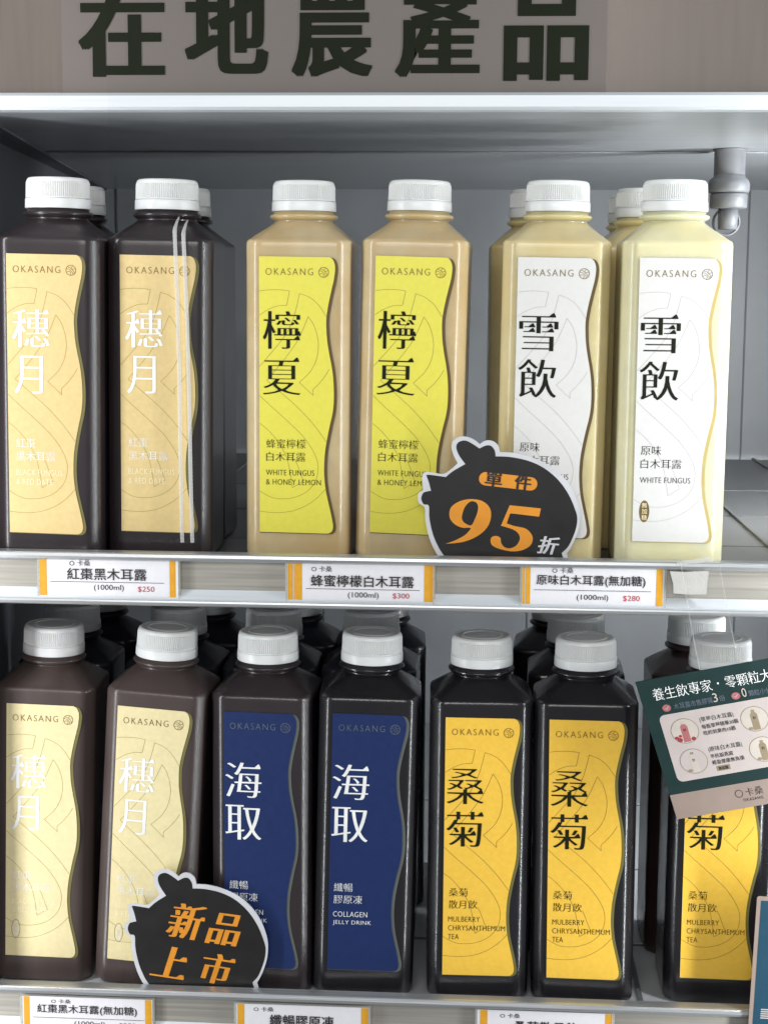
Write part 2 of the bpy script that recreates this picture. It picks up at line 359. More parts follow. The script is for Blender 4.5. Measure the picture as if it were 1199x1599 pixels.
# shelves
def shelf(z0, yr, label, deck):
    s = thing('fridge_shelf', label, 'shelf', (0, 0, 0), 'shelves of the fridge')
    seams = [yr + 9, yr + 128, yr + 290, yr + 466, 1784]
    for a, b in zip(seams[:-1], seams[1:]):
        box('deck_sheet', -405, 425, a + 3, b - 3, z0 - 6.4, z0 - 4.2, deck, s)
    for y in seams[1:-1]:
        box('cross_bar', -400, 420, y - 2.6, y + 2.6, z0 - 10, z0 - 4.9, 'deck_dark' if deck == 'deck' else deck, s)
    for k in range(9):
        x = -340 + k * 91
        box('deck_rib', x - 1.6, x + 1.6, yr + 16, 1782, z0 - 4.15, z0 - 2.4, 'deck_dark' if deck == 'deck' else deck, s)
    # front rail: bead, channel, sloping ledge, lip
    def P(l): return [(yr + a, z0 + (b + 2.3 if b > -8 or a < 8.1 else b)) for a, b in l]
    extrude_x('bead', P([(0.2, 1.6), (0.9, 2.3), (3, 2.6), (10, 2.6), (10, -8), (8.2, -8), (8.2, -0.4), (5, -0.4), (5, -2.6), (1.4, -2.9), (0.2, -2.0), (-0.4, -0.2)]), -430, 380, 'alu', s)
    extrude_x('channel_back', P([(6, -0.6), (8, -0.6), (8, -31), (6, -31)]), -430, 380, 'alu_dull', s)
    extrude_x('ledge', P([(5.9, -22.2), (5.9, -29), (1.2, -29), (1.2, -27.8)]), -430, 380, 'alu_bright', s)
    extrude_x('lip', P([(-0.2, -29.1), (-0.6, -30.2), (-0.4, -31.8), (0.6, -32.6), (7.9, -32.6), (7.9, -31.1), (5.9, -31.1), (5.9, -29.1)]), -430, 380, 'alu', s)
    return s
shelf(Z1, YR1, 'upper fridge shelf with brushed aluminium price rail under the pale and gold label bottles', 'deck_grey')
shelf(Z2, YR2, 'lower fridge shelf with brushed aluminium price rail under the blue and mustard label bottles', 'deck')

# ------------------------------------------------------------------ price tags
def price_tag(x0, zt, wd, ht, yr, bands, label, texts, name='price_tag'):
    q = yr / (1038.0 if yr == YR1 else 1045.9)                       # the rail plane the tags were measured on
    t = thing(name, label, 'price tag', (x0 * q, yr + 1.6, zt * q), 'price tags in the shelf rails'); t.scale = (q, 1, q)
    link('holder', *box_vf(-1.6, wd + 1.6, 1.2, 2.0, -ht - 1.0, 0.8), 'acrylic', t)
    link('paper', *box_vf(0, wd, 0.4, 0.9, -ht, 0), 'paper', t)
    for a, b in bands: face('amber_band', ([(a, -ht + 0.15), (b, -ht + 0.15), (b, -0.15), (a, -0.15)], [(0, 1, 2, 3)]), 0.25, 'amber', t)
    for a in (-1.3, wd + 0.1): link('holder_edge', *box_vf(a, a + 1.2, -0.4, 1.1, -ht - 0.6, 0.4), 'acrylic', t)
    for body, b, mt, ax in texts:
        if body is None: face('rule', ([(b[0], b[1]), (b[2], b[1]), (b[2], b[3]), (b[0], b[3])], [(0, 1, 2, 3)]), 0.2, mt, t)
        else: face('lettering', text2d(body, b, bold=(ax, ax) if ax else None), 0.2, mt, t)
    return t
k_ = 1 / 2.408
def P1(px0, pxt, kx, kz, spec):                                            # local box from sheet measurements
    out = []
    for body, a, b, c, d, mt, ax in spec: out.append((body, ((a - px0) * kx, -(d - pxt) * kz, (c - px0) * kx, -(b - pxt) * kz), mt, ax))
    return out
B_ = 'black_ink'
price_tag(-295.1, -176.2, 93.8, 26.2, YR1, [(0.43, 5.16), (88.15, 92.02)], 'leftmost upper rail price tag, reading 紅棗黑木耳露 (1000ml) $250 under the dark bottles',
    P1(60, 870.5, 0.43, 0.408, [('O 卡桑', 108, 874, 141, 884, B_, 0.0), ('紅棗黑木耳露', 104, 887, 229, 906.5, B_, 0.006), (None, 77, 909.6, 256, 910.4, B_, 0), ('(1000ml)', 146, 914, 193, 925.5, B_, 0.0), ('$250', 215, 916, 241, 926, 'red_ink', 0.0)]))
price_tag(-128.2, -176.6, 96.3, 26.2, YR1, [(0.42, 3.6), (4.24, 5.3), (5.72, 9.75), (90.74, 96.67)], 'price tag reading 蜂蜜檸檬白木耳露 (1000ml) $300 under the lemon yellow label bottles',
    P1(448, 876, 0.424, 0.408, [('O 卡桑', 486, 881.5, 518, 891, B_, 0.0), ('蜂蜜檸檬白木耳露', 485, 896, 646, 915, B_, 0.008), (None, 477, 918.5, 655, 919.3, B_, 0), ('(1000ml)', 543, 923.5, 591, 935, B_, 0.0), ('$300', 613, 924, 639, 934, 'red_ink', 0.0)]))
price_tag(26.6, -176.4, 92.64, 26.2, YR1, [(0.42, 1.89), (2.51, 5.45), (87.57, 91.55)], 'price tag reading 原味白木耳露(無加糖) (1000ml) $280 under the white label bottles',
    P1(815, 880.5, 0.419, 0.41, [('O 卡桑', 862, 882.5, 895, 891.5, B_, 0.0), ('原味白木耳露(無加糖)', 838, 894, 1007, 913, B_, 0.006), (None, 834, 918.5, 1016, 919.3, B_, 0), ('(1000ml)', 901, 925.5, 950, 936.5, B_, 0.0), ('$280', 973, 926, 999, 936, 'red_ink', 0.0)]))
price_tag(-316.6, -489.1, 92.31, 26.2, YR2, [(1.36, 5.42), (87.24, 91.76)], 'lower shelf price tag reading 紅棗黑木耳露(無加糖) under the pale gold label bottles',
    P1(33, 1552, 0.452, 0.392, [('O 卡桑', 79, 1556, 110, 1564, B_, 0.0), ('紅棗黑木耳露(無加糖)', 57, 1566, 213, 1584.5, B_, 0.004), (None, 50, 1590.6, 225, 1591.4, B_, 0), ('(1000ml)', 115, 1596, 163, 1607, B_, 0), ('$250', 185, 1597, 211, 1607, 'red_ink', 0.0)]))
price_tag(-165.5, -489.5, 92.2, 26.2, YR2, [(1.33, 5.79), (87.22, 92.11)], 'price tag reading 纖暢膠原凍 under the blue label bottles',
    P1(368, 1561, 0.445, 0.392, [('O 卡桑', 396, 1565.5, 427, 1574, B_, 0.0), ('纖暢膠原凍', 421, 1579, 521, 1600, B_, 0.010), ('(1000ml)', 448, 1606, 496, 1617, B_, 0), ('$350', 518, 1606, 544, 1616, 'red_ink', 0.0)][:2]))
price_tag(1.7, -487.9, 92.39, 26.2, YR2, [(2.19, 7.0), (87.5, 91.88)], 'price tag reading 桑菊散月飲 under the mustard label bottles',
    P1(745, 1570.5, 0.4375, 0.395, [('O 卡桑', 781, 1575.5, 812, 1584, B_, 0.0), ('桑菊散月飲', 803, 1588.5, 903, 1609, B_, 0.010)]))

# ------------------------------------------------------------------ bottles
HX, HY = 35.3, 33.8
def sq(theta, hx=HX, hy=HY, ch=61.6):
    c, s = abs(math.cos(theta)) + 1e-9, abs(math.sin(theta)) + 1e-9
    p = 46.0; return ((c / hx) ** p + (s / hy) ** p + ((c + s) / ch) ** p) ** (-1 / p)
SEG = 144
_body = {}
def body_mesh(material):
    if material in _body: return _body[material]
    rings = []
    for z, k in ((-4.0, 0.90), (-3.5, 0.945), (-2.4, 0.975), (-0.6, 0.992), (2, 1.0), (12, 1.0)): rings.append((z, k, 0.0))
    for i in range(1, 13): rings.append((12 + i * 16.0, 1.0, 0.0))
    rings += [(206.5, 1.0, 0.0), (208.2, 0.993, 0.0), (209.4, 0.975, 0.01), (210.2, 0.955, 0.05)]
    for i in range(1, 9):
        t = i / 8; rings.append((210.2 + 11.6 * t ** 0.93, 0.955, 0.05 + 0.95 * t))
    rings += [(222.6, 0.955, 1.0), (229.5, 0.955, 1.0)]
    v, f = [], []
    for z, k, t in rings:
        for i in range(SEG):
            a = 2 * PI * i / SEG; r = sq(a) * k * (1 - t) + 19.8 * t
            v.append((r * math.cos(a) * MM, r * math.sin(a) * MM, z * MM))
    for j in range(len(rings) - 1):
        for i in range(SEG): f.append((j * SEG + i, j * SEG + (i + 1) % SEG, (j + 1) * SEG + (i + 1) % SEG, (j + 1) * SEG + i))
    f += [tuple(reversed(range(SEG))), tuple(range((len(rings) - 1) * SEG, len(rings) * SEG))]
    me = bpy.data.meshes.new('body'); me.from_pydata(v, [], f); me.materials.append(M[material]); me.update()
    b = bmesh.new(); b.from_mesh(me)
    for fc in b.faces: fc.smooth = True
    for e in b.edges: e.smooth = not (len(e.link_faces) == 2 and e.calc_face_angle(0) > math.radians(38))
    b.to_mesh(me); b.free(); _body[material] = me; return me
def add(name, me, parent):
    o = bpy.data.objects.new(name, me); C.objects.link(o); o.parent = parent; return o
# shared cap, tamper band, collar
_tmp = thing('tmp', 't', 't')
NR = 96; CS = NR * 5
def ribr(i, j, r):
    return r + ((-0.95, -0.8, 0.0, 0.0, -0.8)[i % 5] if 2 <= j <= 3 else 0)
o = lathe('cap', [(21.25, 235.6), (21.2, 236.2), (21.15, 236.6), (20.95, 245.2), (20.75, 246.2), (20.2, 247.9), (19.2, 248.8), (18.2, 248.95), (17.7, 248.6), (14.2, 248.6), (13.9, 248.95), (13.1, 248.95), (12.8, 248.5), (10, 248.5), (0.8, 248.5)], CS, 'cap', _tmp, radial=ribr)
CAP = sharp(o, 25).data
o2 = lathe('tamper_band', [(21.5, 228.9), (21.7, 229.3), (21.55, 234.9), (21.3, 235.3), (20.6, 235.5)], 96, 'cap', _tmp); BAND = sharp(o2, 40).data
_collar = {}
def collar_mesh(mt):
    if mt not in _collar:
        q = lathe('neck_collar', [(19.6, 222.4), (20.2, 222.9), (22.2, 224.0), (22.9, 224.9), (22.9, 225.9), (22.0, 226.6), (20.6, 226.9), (20.4, 228.6)], 96, mt, _tmp); _collar[mt] = q.data; C.objects.unlink(q)
    return _collar[mt]
for q in (o, o2): C.objects.unlink(q)

# label outline: straight left side, waved right side
ZT, ZB, LX = 198.4, 15.1, -25.1
L0 = 7.267
def lab(px, py): return (LX + (px - 74) / L0, ZT - (py - 50) / L0)  # label sheet units -> mm on the bottle front
wave = [(413, 52), (428, 62), (438, 84), (440, 112), (435, 155), (425, 200), (413, 255), (404, 305), (399, 350), (400, 400), (404, 450), (413, 505), (425, 565), (433, 620), (437, 680), (437, 745), (431, 800), (420, 850), (407, 915), (396, 985), (392, 1050), (393, 1105), (400, 1170), (413, 1230), (426, 1285), (434, 1325), (437, 1350), (432, 1371), (418, 1382), (403, 1384)]
ws = spline([lab(*p) for p in wave], 4)
LABEL = [lab(74, 50)] + ws + [lab(77, 1382)]
YF = -HY
def sheet(name, outline, y0, y1, material, parent):
    n = len(outline); vv, ff = poly_fill([outline])
    v = [(x, y0, z) for x, z in vv]; k = len(v); f = list(ff)
    v += [(x, y0, z) for x, z in outline] + [(x, y1, z) for x, z in outline]
    f += [(k + i, k + n + i, k + n + (i + 1) % n, k + (i + 1) % n) for i in range(n)]
    return link(name, v, f, material, parent)
line_paths = [
    [[(77, 215), (112, 210), (150, 208), (186, 209), (222, 213)], [(222, 213), (208, 282)], [(208, 282), (178, 283), (150, 289), (112, 306), (77, 330)]],
    [[(270, 225), (310, 239), (345, 262), (372, 292), (399, 333)], [(270, 225), (257, 285), (238, 350), (205, 420), (165, 472), (120, 525), (77, 575)]],
    [[(312, 334), (338, 372), (356, 425), (362, 480), (352, 540), (328, 590), (300, 622), (270, 650)], [(270, 650), (338, 712)], [(338, 712), (336, 690), (342, 678), (365, 655), (395, 618), (414, 585)],
     [(312, 334), (283, 405), (255, 460), (205, 530), (160, 585), (112, 642)]],
    [[(112, 642), (180, 700), (245, 755), (300, 808), (350, 865), (402, 935)]],
    [[(77, 715), (125, 760), (180, 808), (240, 862), (290, 912), (335, 975), (360, 1035), (360, 1095), (340, 1145), (300, 1185), (250, 1208), (200, 1217), (150, 1215), (110, 1200), (77, 1180)]],
    [[(77, 850), (115, 880), (160, 930), (205, 1005), (225, 1080), (238, 1162)], [(238, 1162), (292, 1128)], [(292, 1128), (275, 1085), (262, 1050), (250, 1025)]],
    [[(77, 1280), (130, 1285), (190, 1284), (250, 1272), (310, 1245), (360, 1208), (402, 1162)]],
]
LINES = join2([ribbon(spline([lab(*p) for p in seg], 6), 0.26) for grp in line_paths for seg in grp])
def logo2(cx, cz, r=3.45):
    out = [ring2(cx, cz, r, 0.36)]
    S = lambda pts: ribbon(spline([(cx + a * r, cz + b * r) for a, b in pts], 5), 0.26)
    out += [S([(-0.85, 0.25), (-0.35, 0.2), (0.05, -0.15), (0.35, -0.45), (0.3, -0.8)]), S([(-0.6, 0.62), (-0.1, 0.45), (0.3, 0.05), (0.62, -0.25), (0.6, -0.6)]),
            S([(0.35, 0.85), (0.05, 0.35), (0.45, 0.2), (0.85, 0.35)]), S([(-0.8, -0.35), (-0.3, -0.2), (0.0, -0.5), (-0.15, -0.88)])]
    return join2(out)
def brand2(x0, z0, x1, z1): return text2d('OKASANG', (x0, z0, x1, z1), ax=-0.012, ay=-0.016, spacing=1.28)
def LB(x0, y0, x1, y1):
    a, b = lab(x0, y1), lab(x1, y0); return (a[0], a[1], b[0], b[1])
kinds = {
    # label paper, edge shade, ink, line ink, small english ink, brand ink, big characters, sub lines, english lines, badge, shift
    'gold':    ('gold', 'edge_olive', 'ink_white', 'ink_line', 'ink_cream', 'ink_gold', '穗月', ['紅棗', '黑木耳露'], ['BLACK FUNGUS', '& RED DATE'], None),
    'gold2':   ('gold_pale', 'edge_olive', 'ink_white', 'ink_line', 'ink_cream', 'ink_gold', '穗月', ['紅棗', '黑木耳露'], ['BLACK FUNGUS', '& RED DATE'], 'outline'),
    'yellow':  ('yellow', 'edge_brown', 'ink_dark', 'ink_line', 'ink_dark', 'ink_gold', '檸夏', ['蜂蜜檸檬', '白木耳露'], ['WHITE FUNGUS', '& HONEY LEMON'], None),
    'white':   ('white', 'edge_brown', 'ink_dark', 'ink_line_grey', 'ink_dark', 'ink_gold', '雪飲', ['原味', '白木耳露'], ['WHITE FUNGUS'], 'solid'),
    'white2':  ('white', 'edge_pale', 'ink_dark', 'ink_line_grey', 'ink_dark', 'ink_gold', '雪飲', ['原味', '白木耳露'], ['WHITE FUNGUS'], 'solid'),
    'blue':    ('blue', 'edge_grey', 'ink_white', None, 'ink_white', 'ink_slate', '海取', ['纖暢', '膠原凍'], ['COLLAGEN', 'JELLY DRINK'], None),
    'mustard': ('mustard', 'edge_olive', 'ink_dark', 'ink_gold', 'ink_dark', 'ink_gold', '桑菊', ['桑菊', '散月飲'], ['MULBERRY', 'CHRYSANTHEMUM', 'TEA'], None),
}
EW = {'BLACK FUNGUS': 225, '& RED DATE': 178, 'WHITE FUNGUS': 236, '& HONEY LEMON': 268, 'COLLAGEN': 172, 'JELLY DRINK': 192, 'MULBERRY': 158, 'CHRYSANTHEMUM': 285, 'TEA': 54}
DX = {'gold': -6, 'gold2': -10, 'yellow': -12, 'white': -17, 'white2': -17, 'blue': -24, 'mustard': -20}
def label_set(kind):
    paper, edge, ink, link_, eink, brand, big, subs, engs, badge = kinds[kind]
    L = sheet('label', LABEL, YF - 0.55, YF - 0.2, paper, _tmp)
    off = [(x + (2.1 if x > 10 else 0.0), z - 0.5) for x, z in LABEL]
    E = sheet('label_edge_shade', off, YF - 0.22, YF - 0.02, edge, L)  # coloured sheet stands in for the label's shadow and refraction in the bottle wall
    dx = DX[kind]; parts = []
    parts.append(('big_lettering', join2([ming(big[0], LB(107 + dx, 310, 287 + dx, 490)), ming(big[1], LB((107 if big[1] != '月' else 115) + dx, 530, (287 if big[1] != '月' else 252) + dx, 710))]), ink))
    sm = []; dx = dx * 0.7
    for i, s in enumerate(subs):
        n = len(s); sm.append(text2d(s, LB(118 + dx, 926 + 63 * i, 118 + dx + 49 * n - 4, 970 + 63 * i), ax=-0.004, ay=-0.014, serif=0.04))
    parts.append(('small_lettering', join2(sm), ink))
    y = 1075; en = []
    for s in engs:
        en.append(text2d(s, LB(117 + dx, y, 117 + dx + EW[s], y + 27), ax=-0.006, ay=-0.014, spacing=1.08)); y += 46
    parts.append(('english_lettering', join2(en), eink))
    parts.append(('brand_lettering', brand2(*LB(106, 106, 335, 138)), brand))
    lx, lz = lab(386, 124); parts.append(('emblem', logo2(lx, lz), brand))
    if link_: parts.append(('line_art', LINES, link_))
    if badge:
        cx, cz = lab(74 + 56, 1238)
        if badge == 'outline': parts.append(('badge', ring2(cx, cz, 3.1, 0.35, ry=6.9), 'ink_line')); tm = 'ink_white'
        else: parts.append(('badge', poly_fill([circle2(cx, cz, 3.3, 7.2)]), 'ink_gold')); tm = 'ink_cream'
        parts.append(('badge_lettering', join2([text2d(c, (cx - 1.7, cz + q - 1.7, cx + 1.7, cz + q + 1.7)) for c, q in (('無', 4.0), ('加', 0), ('糖', -4.0))]), tm))
    lay = {'line_art': 0.62, 'badge': 0.66, 'emblem': 0.70, 'badge_lettering': 0.74}
    for nm, vf, mt in parts: face(nm, vf, YF - lay.get(nm, 0.72), mt, L)
    for q in [L] + list(L.children): C.objects.unlink(q)
    return L
_sets = {}
EMB = text2d('OKASANG', (-22, 3.6, 22, 10.6), ax=-0.02, ay=-0.02, spacing=1.3)
_emb = {}
def emb_mesh(mt):
    if mt not in _emb:
        v, f = EMB; vv = [(x, YF - 0.07, z) for x, z in v]
        b = bmesh.new(); bv = [b.verts.new([c * MM for c in p]) for p in vv]
        for t in f:
            try: b.faces.new([bv[i] for i in t])
            except ValueError: pass
        r = bmesh.ops.extrude_face_region(b, geom=b.faces[:]); bmesh.ops.translate(b, vec=(0, 0.4 * MM, 0), verts=[q for q in r['geom'] if isinstance(q, bmesh.types.BMVert)])
        bmesh.ops.recalc_face_normals(b, faces=b.faces)
        me = bpy.data.meshes.new('embossed_lettering'); b.to_mesh(me); b.free(); me.materials.append(M[mt]); _emb[mt] = me
    return _emb[mt]
def bottle(x, y, z, yaw, tilt, liquid, kind, label, group, neck=None):
    t = thing('drink_bottle', label, 'bottle', (x, y, z + 30 * abs(tilt)), group)
    t.rotation_euler = (0, tilt, yaw)
    add('body', body_mesh(liquid), t); add('cap', CAP, t); add('tamper_band', BAND, t); add('neck_collar', collar_mesh(neck or liquid), t)
    if kind:
        if kind not in _sets: _sets[kind] = label_set(kind)
        src = _sets[kind]; L = src.copy(); C.objects.link(L); L.parent = t
        for ch in src.children:
            c = ch.copy(); C.objects.link(c); c.parent = L
        if liquid not in ('lemon', 'cream', 'pale'): add('embossed_lettering', emb_mesh(liquid), t)
    t.children[1].rotation_euler = (0, 0, random.random())
    return t
G1, G2, G3 = 'bottles in the front row of the upper shelf', 'bottles in the front row of the lower shelf', 'bottles standing behind the front rows'
fr = [
 (-288.329, 1071.042, Z1, -0.017, 0.013, 'dark', 'gold', 'dark drink bottle with gold label 穗月, at the left end of the upper shelf'),
 (-217.332, 1086.131, Z1, 0.01, 0.011, 'dark', 'gold', 'dark drink bottle with gold label 穗月 and a pale double reflection streak over it'),
 (-123.675, 1093.035, Z1, -0.025, 0.003, 'lemon', 'yellow', 'amber drink bottle with fully visible lemon yellow label 檸夏, beside the dark bottle with the reflection'),
 (-49.301, 1093.026, Z1, -0.039, 0.018, 'lemon', 'yellow', 'amber drink bottle with lemon yellow label 檸夏 partly covered by the 95折 sign'),
 (44.887, 1089.588, Z1, -0.025, 0.009, 'cream', 'white', 'cream drink bottle with white label 雪飲 partly covered by the 95折 sign'),
 (122.163, 1078.263, Z1, 0.011, 0.003, 'pale', 'white2', 'palest cream drink bottle with uncovered white label 雪飲 and oval badge'),
 (-310.071, 1099.94, Z2, 0.048, 0.032, 'brown', 'gold2', 'brown drink bottle with uncovered pale gold label 穗月 on the lower shelf'),
 (-234.161, 1094.378, Z2, -0.021, 0.06, 'brown', 'gold2', 'brown drink bottle with pale gold label 穗月 leaning behind the 新品上市 sign'),
 (-149.028, 1095.134, Z2, -0.039, 0.002, 'dark', 'blue', 'dark drink bottle with blue label 海取 partly covered by the 新品上市 sign'),
 (-80.362, 1094.947, Z2, 0.046, 0.021, 'black', 'blue', 'black drink bottle with uncovered blue label 海取 and COLLAGEN JELLY DRINK'),
 (0.141, 1094.014, Z2, 0.043, 0.004, 'black', 'mustard', 'black drink bottle with mustard label 桑菊 standing next to the blue label bottles'),
 (74.328, 1093.696, Z2, -0.016, -0.006, 'black', 'mustard', 'black drink bottle with mustard label 桑菊, middle one of three, left of the green leaflet'),
 (165.897, 1100.935, Z2, 0.0, 0.002, 'black', 'mustard', 'black drink bottle with mustard label 桑菊 half hidden behind the green leaflet'),
]
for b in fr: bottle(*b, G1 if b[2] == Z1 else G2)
rear = [
 (-294.3, 1152, Z1, 0.02, 0.0, 'dark', 'dark bottle in second row, behind the left end gold label bottle of the upper shelf'),
 (-220.8, 1168, Z1, -0.02, 0.0, 'dark', 'dark bottle in second row, behind the gold label bottle with the reflection'),
 (37.4, 1172, Z1, 0.02, 0.0, 'cream', 'cream bottle behind the white label bottle that the 95折 sign covers'),
 (112.2, 1160, Z1, 0.0, 0.0, 'cream', 'cream bottle directly behind the palest white label bottle'),
 (113.2, 1240, Z1, 0.03, 0.0, 'cream', 'rearmost cream bottle, third in line behind the palest white label bottle'),
 (-310.7, 1182, Z2, 0.03, 0.0, 'navy', 'dark bottle in second row of lower shelf, behind the uncovered pale gold label'),
 (-228.0, 1178, Z2, -0.03, 0.0, 'navy', 'dark bottle in second row of lower shelf, behind the leaning pale gold label bottle'),
 (-155.4, 1178, Z2, 0.02, 0.0, 'navy', 'dark bottle in second row, behind the sign covered blue label bottle'),
 (-81.8, 1178, Z2, 0.0, 0.0, 'navy', 'dark bottle in second row, behind the uncovered blue label bottle'),
 (70.8, 1176, Z2, -0.02, 0.0, 'black', 'black bottle in second row, behind the middle mustard label bottle'),
 (160.3, 1182, Z2, 0.02, 0.0, 'umber', 'reddish brown bottle behind the mustard label bottle with the green leaflet'),
 (-308.9, 1264, Z2, 0.0, 0.0, 'navy', 'dark bottle in third row of lower shelf, nearest the left cabinet wall'),
 (-219.8, 1260, Z2, 0.04, 0.0, 'navy', 'dark bottle in third row, two behind the leaning pale gold label bottle'),
 (-148.5, 1260, Z2, 0.0, 0.0, 'navy', 'dark bottle in third row, two behind the sign covered blue label bottle'),
 (-79.0, 1260, Z2, 0.05, 0.0, 'navy', 'dark bottle in third row, two behind the uncovered blue label bottle'),
 (62.0, 1258, Z2, -0.05, 0.0, 'black', 'black bottle in third row, two behind the middle mustard label bottle'),
]
for x, y, z, yw, tl, lq, lb in rear: bottle(x, y, z, yw, tl, lq, None, lb, G3)
for q in list(_tmp.children): bpy.data.objects.remove(q) if q.name in C.objects else None
bpy.data.objects.remove(_tmp)

# ------------------------------------------------------------------ white door glass reflection over the second bottle
cr = thing('reflection_streak', 'translucent white double reflection streak in the door glass, modelled in front of a dark gold label bottle', 'reflection', (-217, 1050, 48))  # door glass reflection, built as two translucent tubes before the bottle
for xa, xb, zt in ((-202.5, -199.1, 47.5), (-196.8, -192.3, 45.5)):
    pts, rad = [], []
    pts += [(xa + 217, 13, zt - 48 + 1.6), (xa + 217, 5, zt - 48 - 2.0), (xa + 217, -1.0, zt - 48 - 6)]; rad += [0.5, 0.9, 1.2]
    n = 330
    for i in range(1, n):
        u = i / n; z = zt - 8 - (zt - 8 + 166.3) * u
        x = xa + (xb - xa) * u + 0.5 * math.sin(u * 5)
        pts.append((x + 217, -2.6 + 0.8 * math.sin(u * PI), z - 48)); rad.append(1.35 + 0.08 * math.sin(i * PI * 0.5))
    tube('reflection_strand', pts, rad, 'reflection', cr, 8)

# ------------------------------------------------------------------ bird shaped signs
outer = [(195, 856), (150, 780), (120, 700), (101, 610), (96, 532), (62, 505), (52, 470), (60, 437), (84, 424), (83, 395), (78, 350), (84, 318), (104, 306), (150, 312), (210, 318), (258, 287), (298, 250), (275, 208), (258, 155), (266, 113), (305, 86), (352, 84), (400, 104), (432, 130), (465, 108), (508, 108), (544, 135), (557, 178), (640, 182), (740, 204), (850, 250), (940, 320), (1002, 400), (1042, 490), (1056, 560), (1052, 640), (1032, 710), (1005, 770), (980, 810), (996, 862)]
inner = [(235, 852), (190, 790), (150, 700), (127, 600), (122, 520), (90, 510), (75, 475), (86, 440), (110, 430), (135, 425), (120, 370), (104, 328), (125, 325), (225, 338), (270, 300), (345, 255), (305, 200), (288, 152), (300, 120), (342, 108), (390, 130), (430, 157), (470, 138), (502, 140), (525, 170), (530, 205), (620, 208), (730, 230), (830, 275), (920, 350), (985, 440), (1025, 530), (1040, 585), (1034, 650), (1010, 720), (985, 770), (948, 808), (965, 859)]
corners_o = {0, 10, 12, 16, 23, 27, 38, 39}; corners_i = {0, 9, 11, 13, 15, 21, 25, 36, 37}
def smooth_outline(pts, corners):
    out = []; idx = sorted(corners); n = len(pts)
    for a, b in zip(idx, idx[1:] + [idx[0] + n]):
        seg = [pts[i % n] for i in range(a, b + 1)]
        sp = spline(seg, 5) if len(seg) > 2 else seg
        out += sp[:-1]
    return out
def bird_sign(x0, yb, zb, sc, yaw, label, prints, sv=1.0):
    t = thing('discount_sign', label, 'sign', (x0, yb, zb), 'bird shaped shelf signs'); t.rotation_euler = (math.radians(-2), 0, yaw)
    T = lambda p: ((p[0] - 195) * sc, (856 - p[1]) * sc * sv) + tuple(p[2:])
    sheet('white_card', [T(p) for p in smooth_outline(outer, corners_o)][::-1], -0.5, 0.5, 'sign_white', t)
    face('black_field', poly_fill([[T(p) for p in smooth_outline(inner, corners_i)]]), -0.62, 'sign_black', t)
    for nm, vf, mt, ly in prints: face(nm, ([T(p) for p in vf[0]], vf[1]), -0.62 - ly, mt, t)
    # little foot that clips it to the rail
    link('clip_foot', *box_vf(8, 40, 0.7, 5.0, -1.6, 2), 'acrylic', t)
    return t
def rot(vf, cx, cy, deg, sh=0.0, flip=True):                         # text made upright (y up) about 0,0 -> sheet units (y down)
    a = math.radians(deg); out = []
    for p in vf[0]:
        x, y = p[0], p[1]; y2 = -y; x2 = x + sh * y
        out.append((cx + x2 * math.cos(a) - y2 * math.sin(a), cy + x2 * math.sin(a) + y2 * math.cos(a)) + tuple(p[2:]))
    return out, vf[1]
def pill(cx, cy, w_, h_, deg):
    r = h_ / 2; p = []
    for i in range(13): a = -PI / 2 + PI * i / 12; p.append((w_ / 2 - r + r * math.cos(a), r * math.sin(a)))
    for i in range(13): a = PI / 2 + PI * i / 12; p.append((-w_ / 2 + r + r * math.cos(a), r * math.sin(a)))
    return rot(poly_fill([p]), cx, cy, deg)
nine_o = [(228, 758), (290, 735), (350, 700), (385, 660), (372, 655), (330, 655), (285, 635), (255, 600), (250, 560), (262, 525), (300, 495), (350, 478), (400, 475), (450, 485), (490, 515), (508, 560), (500, 620), (470, 670), (420, 710), (360, 738), (300, 752)]
nine_i = [(345, 625), (385, 640), (408, 600), (425, 550), (425, 510), (405, 490), (375, 492), (345, 525), (330, 570), (328, 600)]
five_o = [(622, 510), (815, 528), (805, 580), (650, 563), (625, 563), (605, 625), (650, 640), (720, 655), (755, 685), (768, 720), (755, 760), (710, 790), (650, 801), (585, 792), (525, 770), (507, 740), (515, 712), (545, 705), (568, 718), (572, 745), (590, 772), (625, 782), (665, 765), (688, 725), (680, 690), (650, 665), (600, 648), (570, 640)]
ns = [(x, y) for x, y in smooth_outline(nine_o, {0, 3})]
nine = poly_fill([ns, spline(nine_i, 5, closed=True)[::-1]])
five = poly_fill([smooth_outline(five_o, {0, 1, 2, 4, 5, 27})])
S4 = 0.106
def tb(s, w_, h_, **k): return text2d(s, (-w_ / 2, -h_ / 2, w_ / 2, h_ / 2), **k)
bird_sign(-27.4, 1044.5, Z1 + 1.2, S4, 0.02, 'black bird shaped sign with white outline, reading 單件 95折 in orange and white', [
    ('orange_pill', pill(610, 360, 362, 84, 6), 'orange_ink', 0.1),
    ('lettering', rot(tb('單', 100, 88, bold=(0.026, 0.012)), 522, 348, 6), 'black_ink', 0.2), ('lettering', rot(tb('件', 96, 88, bold=(0.032, 0.012)), 702, 366, 6), 'black_ink', 0.2),
    ('numeral', nine, 'orange_ink', 0.1), ('numeral', five, 'orange_ink', 0.1),
    ('lettering', rot(tb('折', 116, 110, bold=(0.03, 0.008)), 866, 760, 5, 0.2), 'sign_white', 0.12)], sv=0.99)
